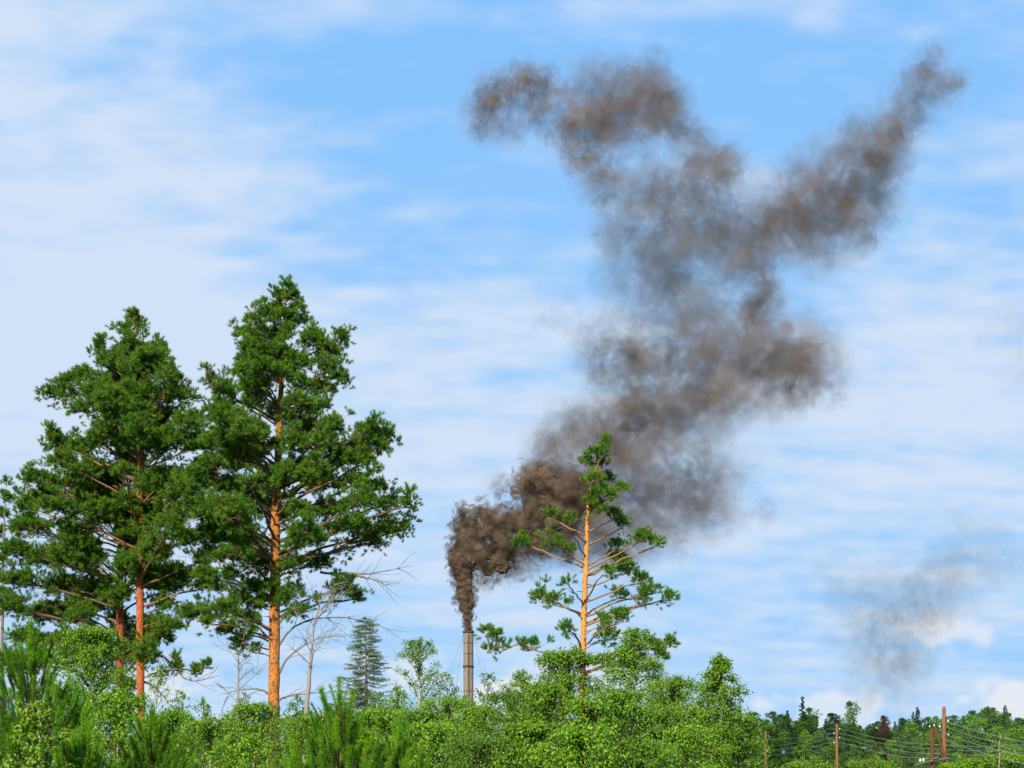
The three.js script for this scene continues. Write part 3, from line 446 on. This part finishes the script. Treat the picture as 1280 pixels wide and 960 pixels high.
for (const [x, top, w, s, l] of [[252, 872, 12, 1, 'in the gap between the two big pines'], [306, 866, 14, 2, 'left of the thin dead birch'], [372, 868, 14, 3, 'at the foot of the bare pale birch'], [472, 864, 13, 4, 'right beneath the little spruce'], [496, 852, 11, 5, 'just left of the sparse white stemmed birch'], [585, 866, 12, 6, 'in front of the chimney'], [632, 850, 14, 7, 'halfway from the chimney to the golden pine'], [684, 836, 15, 8, 'just left of the golden pine'], [757, 812, 15, 9, 'just right of the golden pine'], [826, 832, 14, 10, 'right of the tall birch'], [864, 852, 13, 11, 'left of the lone pointed birch'], [934, 886, 12, 12, 'right of the lone pointed birch'], [416, 884, 12, 13, 'behind the bushy young pine'], [228, 860, 12, 14, 'right of the tall left pine']])
  birch({ name: 'sapling', label: 'slender birch sapling tip rising above the thicket ' + l, x, top: top, w: w * 1.6, D: 36 + (s % 4), n: 750, seed: 450 + s, shape: 1.0, arms: 46, steep: 0.3, greens: s % 2 ? LEAF_GREEN : SHADE_GREEN, trunkR: 0.025 });
for (const [x, top, w, s, l] of [[1228, 948, 26, 1, 'low light green shrub beneath the sloping wires'], [1262, 946, 26, 2, 'low light green shrub in the lower right corner'], [1090, 953, 26, 3, 'low shrub at the bottom between the middle pole and the braced pole'], [1010, 956, 30, 4, 'low shrub at the bottom between the two slim poles'], [1200, 955, 20, 5, 'low shrub close to the foot of the braced pole']])
  birch({ name: 'shrub', label: l, x, top, w, D: 62, n: 1500, seed: 400 + s, shape: 0.3, leaf: 0.075, greens: LEAF_GREEN });
birch({ name: 'sapling', label: 'loose leafy twig top in front of the wires at the far right', x: 1250, top: 918, w: 12, D: 30, n: 70, seed: 410, shape: 0.5, trunkR: 0.0035, arms: 8, low: 0.6, greens: [[0.16, 0.24, 0.04]] });

// ---------------------------------------------------------------- young pines with upright candles
const YOUNG = [[0.15, 0.36, 0.014], [0.12, 0.31, 0.016], [0.20, 0.40, 0.012]];
const OLD = [[0.075, 0.17, 0.018], [0.09, 0.18, 0.02], [0.14, 0.17, 0.03]];
function youngPine({ label, x, top, w, D, seed, n = 46, s = 1 }) {
  const R = rng(seed), m = D / F, foot = at(x, 900, D); foot.y = 0;
  const t = thing('young_pine', label, 'tree', foot), H = at(0, top, D).y - 0.42 * s, half = w * m, br = [], list = [], cols = [];
  part('trunk', tube(bend([V(0, -0.1, 0), V(0.03, H * 0.5, 0), V(0, H + 0.1, 0)], 12, 0.02, R), taper(13, 0.045, 0.012), 8), M.limb, t);
  const put = (p, d, k, old) => { list.push(placed(p, d, R() * 6.3, s * k, s * k * (0.7 + 0.6 * R()))); cols.push(tint(old ? OLD : YOUNG, R)); };
  put(V(0, H, 0), V(0, 1, 0), 1.05); for (let i = 0; i < 4; i++) put(V(0, H - 0.02, 0), V(Math.cos(i * 1.6) * 0.32, 1, Math.sin(i * 1.6) * 0.32).normalize(), 0.8);
  for (let lvl = 0; lvl < 7; lvl++) for (let i = 0, c = 6 + lvl * 2; i < c; i++) {
    const h = H - 0.18 - lvl * 0.34 * s - R() * 0.12, len = Math.min(half, (0.16 + lvl * 0.17) * s) * (0.75 + 0.4 * R()), a = (i + R() * 0.7) / c * 2 * Math.PI, o = V(Math.cos(a), 0, Math.sin(a));
    const e = V(o.x * len, h + len * 0.55, o.z * len), pts = bend([V(0, h, 0), V(o.x * len * 0.6, h + len * 0.16, o.z * len * 0.6), e], 6, 0.02, R);
    br.push(tube(pts, taper(7, 0.014, 0.006), 4, false));
    put(e, V(o.x * 0.28, 1, o.z * 0.28).normalize(), 0.8 + 0.25 * R());
    for (let k = 0; k < 5; k++) { const q = pts[2 + Math.floor(R() * 5)].clone().add(V((R() - 0.5) * 0.22, (R() - 0.6) * 0.12, (R() - 0.5) * 0.22)); put(q, V(o.x * 0.35 + (R() - 0.5) * 0.5, 1, o.z * 0.35 + (R() - 0.5) * 0.5).normalize(), 0.5 + 0.35 * R(), R() < 0.3); }
  }
  part('branches', mergeGeometries(br), M.twig, t, 'stuff');
  instances('needle_shoots', CANDLE, M.shoot, list, t, cols);
}
youngPine({ label: 'large young pine with upright light shoots at the lower left edge', x: 38, top: 786, w: 70, D: 22, seed: 501, s: 0.85 });
youngPine({ label: 'young pine with bushy shoots in front of the tallest pine, centre left', x: 424, top: 858, w: 80, D: 23, seed: 502, s: 0.9 });
youngPine({ label: 'young pine with slender shoots below the tall left pine', x: 190, top: 884, w: 50, D: 24, seed: 503, s: 0.85 });
youngPine({ label: 'small young pine tip showing just right of the bushy young pine', x: 500, top: 905, w: 40, D: 24, seed: 504, s: 0.85 });
youngPine({ label: 'small young pine tip showing right of the lower left birch sapling', x: 104, top: 905, w: 40, D: 21, seed: 505, s: 0.8 });

// ---------------------------------------------------------------- dead birches and the little spruce
function deadTree({ label, trunk, D, seed, nb, mat, limbs = [] }) {
  const R = rng(seed), m = D / F, foot = at(trunk[0][0], trunk[0][1], D); foot.y = 0;
  const t = thing('dead_birch', label, 'tree', foot), tp = trunk.map(([x, y]) => at(x, y, D).sub(foot)); tp[0].y = -0.1;
  const pts = bend(tp, 26, 0.04, R);
  part('trunk', tube(pts, taper(27, trunk[0][2] * m, 0.012, 0.9), 8), mat, t);
  const twig = (s, d, len, r, depth, out) => {
    const e1 = s.clone().addScaledVector(d, len * 0.5).add(V(0, len * 0.06, 0)), e2 = s.clone().addScaledVector(d, len).add(V(0, len * 0.12 * (R() - 0.2), 0)), p = bend([s, e1, e2], 6, len * 0.04, R);
    out.push(tube(p, taper(7, r, r * 0.25), 4, false));
    if (depth) for (let i = 0; i < 5; i++) twig(p[1 + Math.floor(R() * 6)], d.clone().add(dirOf(R).multiplyScalar(0.8)).normalize(), len * (0.3 + 0.3 * R()), r * 0.5, depth - 1, out);
  };
  for (let i = 0; i < nb; i++) { const s = pts[Math.min(26, 11 + Math.floor(15 * (i + R()) / nb))], a = R() * 6.3, out = []; twig(s, V(Math.cos(a), 0.5 + 0.5 * R(), Math.sin(a)).normalize(), 0.6 + 0.8 * R(), 0.017, 2, out); part('branch', mergeGeometries(out), mat, t); }
}
deadTree({ label: 'bare pale dead birch right of the thick orange trunk', trunk: [[376, 1014, 4], [384, 880, 3.2], [388, 830, 2.6], [393, 780, 1.9], [401, 750, 1.5]], D: 54, seed: 601, nb: 15, mat: M.deadPale });
deadTree({ label: 'thin dead birch left of the thick orange trunk', trunk: [[296, 1016, 3], [297, 900, 2.6], [298, 850, 2.4], [299, 815, 1.4]], D: 55, seed: 602, nb: 10, mat: M.deadPale });
{
  const D = 52, R = rng(61), m = D / F, foot = at(457, 900, D); foot.y = 0;
  const t = thing('spruce', 'small thin grey green spruce between the dead birch and the chimney', 'tree', foot), H = at(0, 768, D).y, br = [], l = [], c = [];
  part('trunk', tube(bend([V(0, -0.1, 0), V(0.03, H * 0.5, 0), V(0, H, 0)], 16, 0.03, R), taper(17, 0.1, 0.01), 8), M.dead, t);
  for (let h = H - 0.15; h > 1; h -= 0.045 + 0.03 * R()) {
    const len = 0.12 + (H - h) * 0.29, k = 3;
    for (let i = 0; i < k; i++) {
      const a = R() * 6.3, L = len * (0.6 + 0.5 * R()), e = V(Math.cos(a) * L, h - L * 0.25 * (R() - 0.15), Math.sin(a) * L), pts = bend([V(0, h, 0), V(e.x * 0.5, h - L * 0.16, e.z * 0.5), e], 8, 0.02, R);
      br.push(tube(pts, taper(9, 0.013, 0.004), 3, false));
      for (let j = 0; j < L * 17 + 2; j++) { const p = pts[1 + Math.floor(R() * 8)], d = V(Math.cos(a) + (R() - 0.5) * 1.4, 0.25 * R() - 0.1, Math.sin(a) + (R() - 0.5) * 1.4).normalize(); l.push(placed(p.clone(), d, R() * 6.3, 0.8 + 0.5 * R())); c.push(tint([[0.17, 0.245, 0.075], [0.14, 0.22, 0.07], [0.20, 0.24, 0.10]], R)); }
    }
  }
  part('branches', mergeGeometries(br), M.deadPale, t, 'stuff');
  instances('needle_foliage', tuftGeometry(40, 0.24, 0.05, 0.009, 0.9, 33), M.needle, l, t, c);
}

// ---------------------------------------------------------------- the far forest
function farTree(kind, seed) {   // one metre tall; returns [trunk, crown]
  const R = rng(seed), pos = [], flake = (p, s) => { const a = dirOf(R), b = V().crossVectors(a, dirOf(R)).normalize(); const q = p.clone().addScaledVector(a, s), r = p.clone().addScaledVector(b, s * 0.8), u = p.clone().addScaledVector(a, -s * 0.6).addScaledVector(b, -s * 0.5); pos.push(q.x, q.y, q.z, r.x, r.y, r.z, u.x, u.y, u.z); };
  const lean = (R() - 0.5) * 0.03;
  if (kind === 'spruce') {
    for (let h = 0.985; h > 0.12; h -= 0.022) { const len = 0.012 + (1 - h) * 0.2; for (let i = 0, k = 4 + Math.round(9 * (1 - h)); i < k; i++) { const a = R() * 6.3, L = len * (0.7 + 0.45 * R()); for (let j = 0; j < 13; j++) { const u = R() ** 0.6; flake(V(Math.cos(a) * L * u + lean * h, h - L * u * 0.28 + (R() - 0.5) * 0.008, Math.sin(a) * L * u), 0.006 + 0.011 * R()); } } }
  } else {
    const blobs = [], n = kind === 'pine' ? 18 : 20;
    for (let i = 0; i < n; i++) {
      const u = (i + R()) / n, h = kind === 'pine' ? lerp(0.30, 0.95, u) : lerp(0.10, 0.93, u), env = kind === 'pine' ? 0.15 * Math.sin(Math.PI * (0.25 + 0.68 * u)) : 0.17 * Math.sin(Math.PI * (0.12 + 0.76 * u)), a = R() * 6.3, q = env * Math.sqrt(R());
      blobs.push([V(Math.cos(a) * q, h, Math.sin(a) * q), kind === 'pine' ? 0.045 + 0.03 * R() : 0.05 + 0.035 * R()]);
    }
    if (kind === 'pine') for (let i = 0; i < 5; i++) { const a = R() * 6.3; blobs.push([V(Math.cos(a) * 0.1, 0.2 + 0.25 * R(), Math.sin(a) * 0.1), 0.035]); }
    blobs.push([V(lean, 0.965, 0), 0.03]);
    for (const [c, r] of blobs) for (let j = 0; j < 190; j++) { const d = dirOf(R).multiplyScalar(r * (0.5 + 0.65 * R())); d.y *= kind === 'pine' ? 0.62 : 0.9; flake(c.clone().add(d), 0.006 + 0.011 * R()); }
  }
  const crown = soup(pos), trunk = tube([V(0, -0.01, 0), V(lean * 0.5, 0.5, 0), V(lean, 0.95, 0)], [0.009, 0.007, 0.002], 6);
  return [trunk, crown];
}
const SHAPES = { spruce: [1, 2, 3].map((s) => farTree('spruce', 700 + s)), pine: [1, 2, 3, 4].map((s) => farTree('pine', 710 + s)), birch: [1, 2, 3, 4].map((s) => farTree('birch', 720 + s)) };
const farMat = (r, g, b) => std(r, g, b, { roughness: 0.9, transmission: 0.25, specularIntensity: 0.3 });
const FAR = { spruce: [farMat(0.040, 0.108, 0.036), farMat(0.046, 0.128, 0.034)], pine: [farMat(0.057, 0.142, 0.031), farMat(0.069, 0.155, 0.034), farMat(0.086, 0.162, 0.042)], birch: [farMat(0.109, 0.257, 0.022), farMat(0.132, 0.284, 0.019), farMat(0.092, 0.216, 0.024)], dry: [farMat(0.15, 0.075, 0.05)] };
const farBark = std(0.13, 0.075, 0.05), farBirch = std(0.12, 0.11, 0.08);
const protos = new Map();
function far(kind, x, top, D, R, label, group, look = kind, stretch = 1) {
  const v = Math.floor(R() * SHAPES[kind].length), c = Math.floor(R() * FAR[look].length), key = kind + look + v + c, h = at(0, top, D).y, p = at(x, 900, D); p.y = 0;
  let t = protos.get(key);
  const name = { spruce: 'far_spruce', pine: 'far_pine', birch: 'far_birch' }[kind];
  if (!t) { t = new THREE.Group(); part('trunk', SHAPES[kind][v][0], kind === 'birch' ? farBirch : farBark, t); part('crown', SHAPES[kind][v][1], FAR[look][c], t); protos.set(key, t); } else t = t.clone();
  t.name = numbered(name); t.userData = {}; tag(t, label, 'tree', group); t.position.copy(p); t.rotation.y = R() * 6.3; t.scale.set(h * stretch, h, h * stretch); scene.add(t);
}
{
  const R = rng(81);
  const skyline = (x) => 893 - 6 * Math.sin(x * 0.021 + 0.6) - 5 * Math.sin(x * 0.057) ;
  far('spruce', 1003, 870, 330, R, 'tall dark pointed spruce rising above the far treeline', undefined);
  far('birch', 1062, 876, 320, R, 'broad round topped tree behind the middle utility pole', undefined);
  far('pine', 1104, 893, 300, R, 'rusty brown dying tree in the far forest edge', undefined, 'dry', 0.9);
  far('pine', 943, 889, 340, R, 'flat topped far pine nearest the lone pointed birch', undefined);
  far('pine', 966, 888, 335, R, 'dark spreading far pine left of the tall pointed spruce', undefined, 'pine', 1.25);
  far('spruce', 1147, 883, 325, R, 'pointed far spruce left of the braced pole', undefined);
  far('spruce', 1256, 881, 320, R, 'narrow pointed far spruce near the right edge', undefined);
  far('pine', 1240, 883, 340, R, 'thin far pine with an uneven top right of the braced pole', undefined);
  const kinds = ['pine', 'birch', 'spruce', 'pine', 'spruce', 'birch', 'pine'];
  const words = { pine: 'far pine merging into the dark forest edge', birch: 'far leafy tree merging into the dark forest edge', spruce: 'far spruce merging into the dark forest edge' };
  for (let row = 0; row < 4; row++) for (let x = 880 + row * 5; x < 1310; x += 12) {
    const k = kinds[Math.floor(R() * 7)], px = x + (R() - 0.5) * 9;
    far(k, px, skyline(px) + [0, 3, 9, 22][row] + (R() - 0.3) * 14, 345 - row * 22, R, words[k], k + ' trees of the far forest edge', k, (k === 'spruce' ? 0.8 : 1.05) + 0.35 * R());
  }
  // scrub and trees seen below the left pines and through the gaps of the thicket
  const words2 = { pine: 'mid distance pine low behind the trunks of the left pines', birch: 'mid distance leafy tree low behind the trunks of the left pines', spruce: 'mid distance spruce low behind the trunks of the left pines' };
  for (let row = 0; row < 3; row++) for (let x = 150 + row * 7; x < 660; x += 24) {
    const k = kinds[Math.floor(R() * 7)], px = x + (R() - 0.5) * 14, base = px < 300 ? 897 - 18 * smooth(px, 255, 300) : px < 500 ? 880 : 890;
    far(k, px, base + [0, 8, 20][row] + R() * 12, 190 - row * 30, R, words2[k], k + ' trees low behind the left pines', k, 1.1 + 0.4 * R());
  }
}

// ---------------------------------------------------------------- poles and wires
const poleMap = canvasMap(128, 256, (u, v) => { const s = tile(u, v, 5, 0.9, 4, 3), g = 1 + 0.5 * s; return [124 * g, 82 * g, 50 * g]; }, 1, 0.5);
M.pole = std(1, 1, 1, { map: poleMap, roughness: 0.9 });
M.poleDark = std(0.55, 0.42, 0.4, { map: poleMap, roughness: 0.95 });
M.wire = std(0.34, 0.34, 0.35, { roughness: 0.5 });
M.porcelain = std(0.55, 0.58, 0.55, { roughness: 0.25 });
M.iron = std(0.08, 0.07, 0.065, { roughness: 0.7 });
const insulatorGeo = new THREE.LatheGeometry([[0, -0.09], [0.045, -0.09], [0.065, -0.05], [0.05, -0.02], [0.06, 0.02], [0.045, 0.06], [0.02, 0.09], [0, 0.09]].map(([x, y]) => new THREE.Vector2(x, y)), 12);
function pole(label, x, top, D, r, hooks, side) {
  const p = at(x, 900, D); p.y = 0; const t = thing('utility_pole', label, 'pole', p), H = at(0, top, D).y;
  part('post', tube([V(0, -0.2, 0), V(0.01, H * 0.5, 0), V(0, H - 0.12, 0), V(0, H, 0)], [r * 1.1, r, r * 0.92, r * 0.35], 14), M.pole, t);
  for (const [y, s] of hooks) { const h = at(0, y, D).y; const i = part('insulator', insulatorGeo, M.porcelain, t); i.scale.setScalar(0.7); i.position.set(s * (r + 0.12), h, 0); part('hook', tube([V(s * r * 0.8, h - 0.13, 0), V(s * (r + 0.12), h - 0.13, 0), V(s * (r + 0.12), h - 0.06, 0)], [0.015, 0.015, 0.015], 5), M.iron, t); }
  return t;
}
pole('slim pale far utility pole at the right end of the thicket', 957, 913, 185, 0.11, [[925, 1], [933, -1], [939, 1], [944, -1]]);
pole('orange lit utility pole in the middle of the right forest edge', 1046, 904, 130, 0.11, [[911, 1], [916.5, -1], [922, 1], [928, -1]]);
{
  const D = 85, m = D / F, t = pole('braced utility pole with a second post and white insulators at right', 1180, 883, D, 0.105, [[901, 1], [908, -1], [918, 1], [925, -1]]), foot = t.position, L = (x, y, dz = 0) => at(x, y, D).sub(foot).add(V(0, 0, dz));
  const b = L(1165, 910), c = L(1165, 900); part('side_post', tube([V(b.x, -0.2, 0), V(b.x, b.y, 0)], [0.105, 0.09], 12), M.poleDark, t);
  part('brace', tube([L(1167, 910, 0.24), L(1177, 938, 0.26), L(1187, 968, 0.26)], [0.07, 0.075, 0.08], 10), M.poleDark, t);
  part('cross_beam', tube([L(1141, 957, 0.3), L(1163, 951, 0.33), L(1184, 948, 0.33)], [0.055, 0.06, 0.055], 8), M.iron, t);
  for (const [x, y, dz] of [[1148.5, 950.5, 0.3], [1152.5, 950, 0.3], [1161.5, 908, 0.1], [1167, 906.5, 0.1]]) { const i = part('insulator', insulatorGeo, M.porcelain, t); i.position.copy(L(x, y, dz)); i.scale.setScalar(y > 940 ? 1.0 : 0.6); }
  part('bolt_plate', tube([L(1164, 949, 0.43), L(1170, 947, 0.43), L(1171, 951, 0.43)], [0.05, 0.06, 0.04], 6), M.iron, t);
}
function wire(label, pts) {   // pts: [x, y, D] supports and lowest points
  const c = new THREE.CatmullRomCurve3(pts.map((q) => at(...q))).getPoints(40), o = c[0].clone(), t = part('power_wire', tube(c.map((p) => p.clone().sub(o)), c.map(() => 0.010), 5), M.wire, scene);
  t.name = numbered('power_wire'); t.position.copy(o); tag(t, label, 'wire');
}
['topmost', 'second', 'third', 'lowest'].forEach((w, i) => {
  const k = [0, 1, 2, 3][i];
  wire(w + ' of the four wires strung from the far pole past the middle pole', [[930, 926 + k * 6, 200], [957, [925, 933, 939, 944][k], 185], [1003, [921, 927.5, 932.5, 938.5][k], 155], [1046, [911, 916.5, 922, 928][k], 130], [1090, [921, 927, 932.5, 938.5][k], 118], [1128, [928, 933, 939, 946][k], 108], [1165, [930.5, 936, 942, 948][k], 100], [1220, [933, 938.5, 943.5, 949.5][k], 104], [1300, [929, 936, 941, 948][k], 112]]);
  wire(w + ' of the four bright wires sloping down right from the braced pole', [[1181, [901, 908, 918, 925][k], 85], [1215, [912.5, 920, 929, 937][k], 70], [1250, [921, 929.5, 938, 947][k], 60], [1300, [932, 942, 950, 960][k], 52]]);
});
renderer.render(scene, camera);
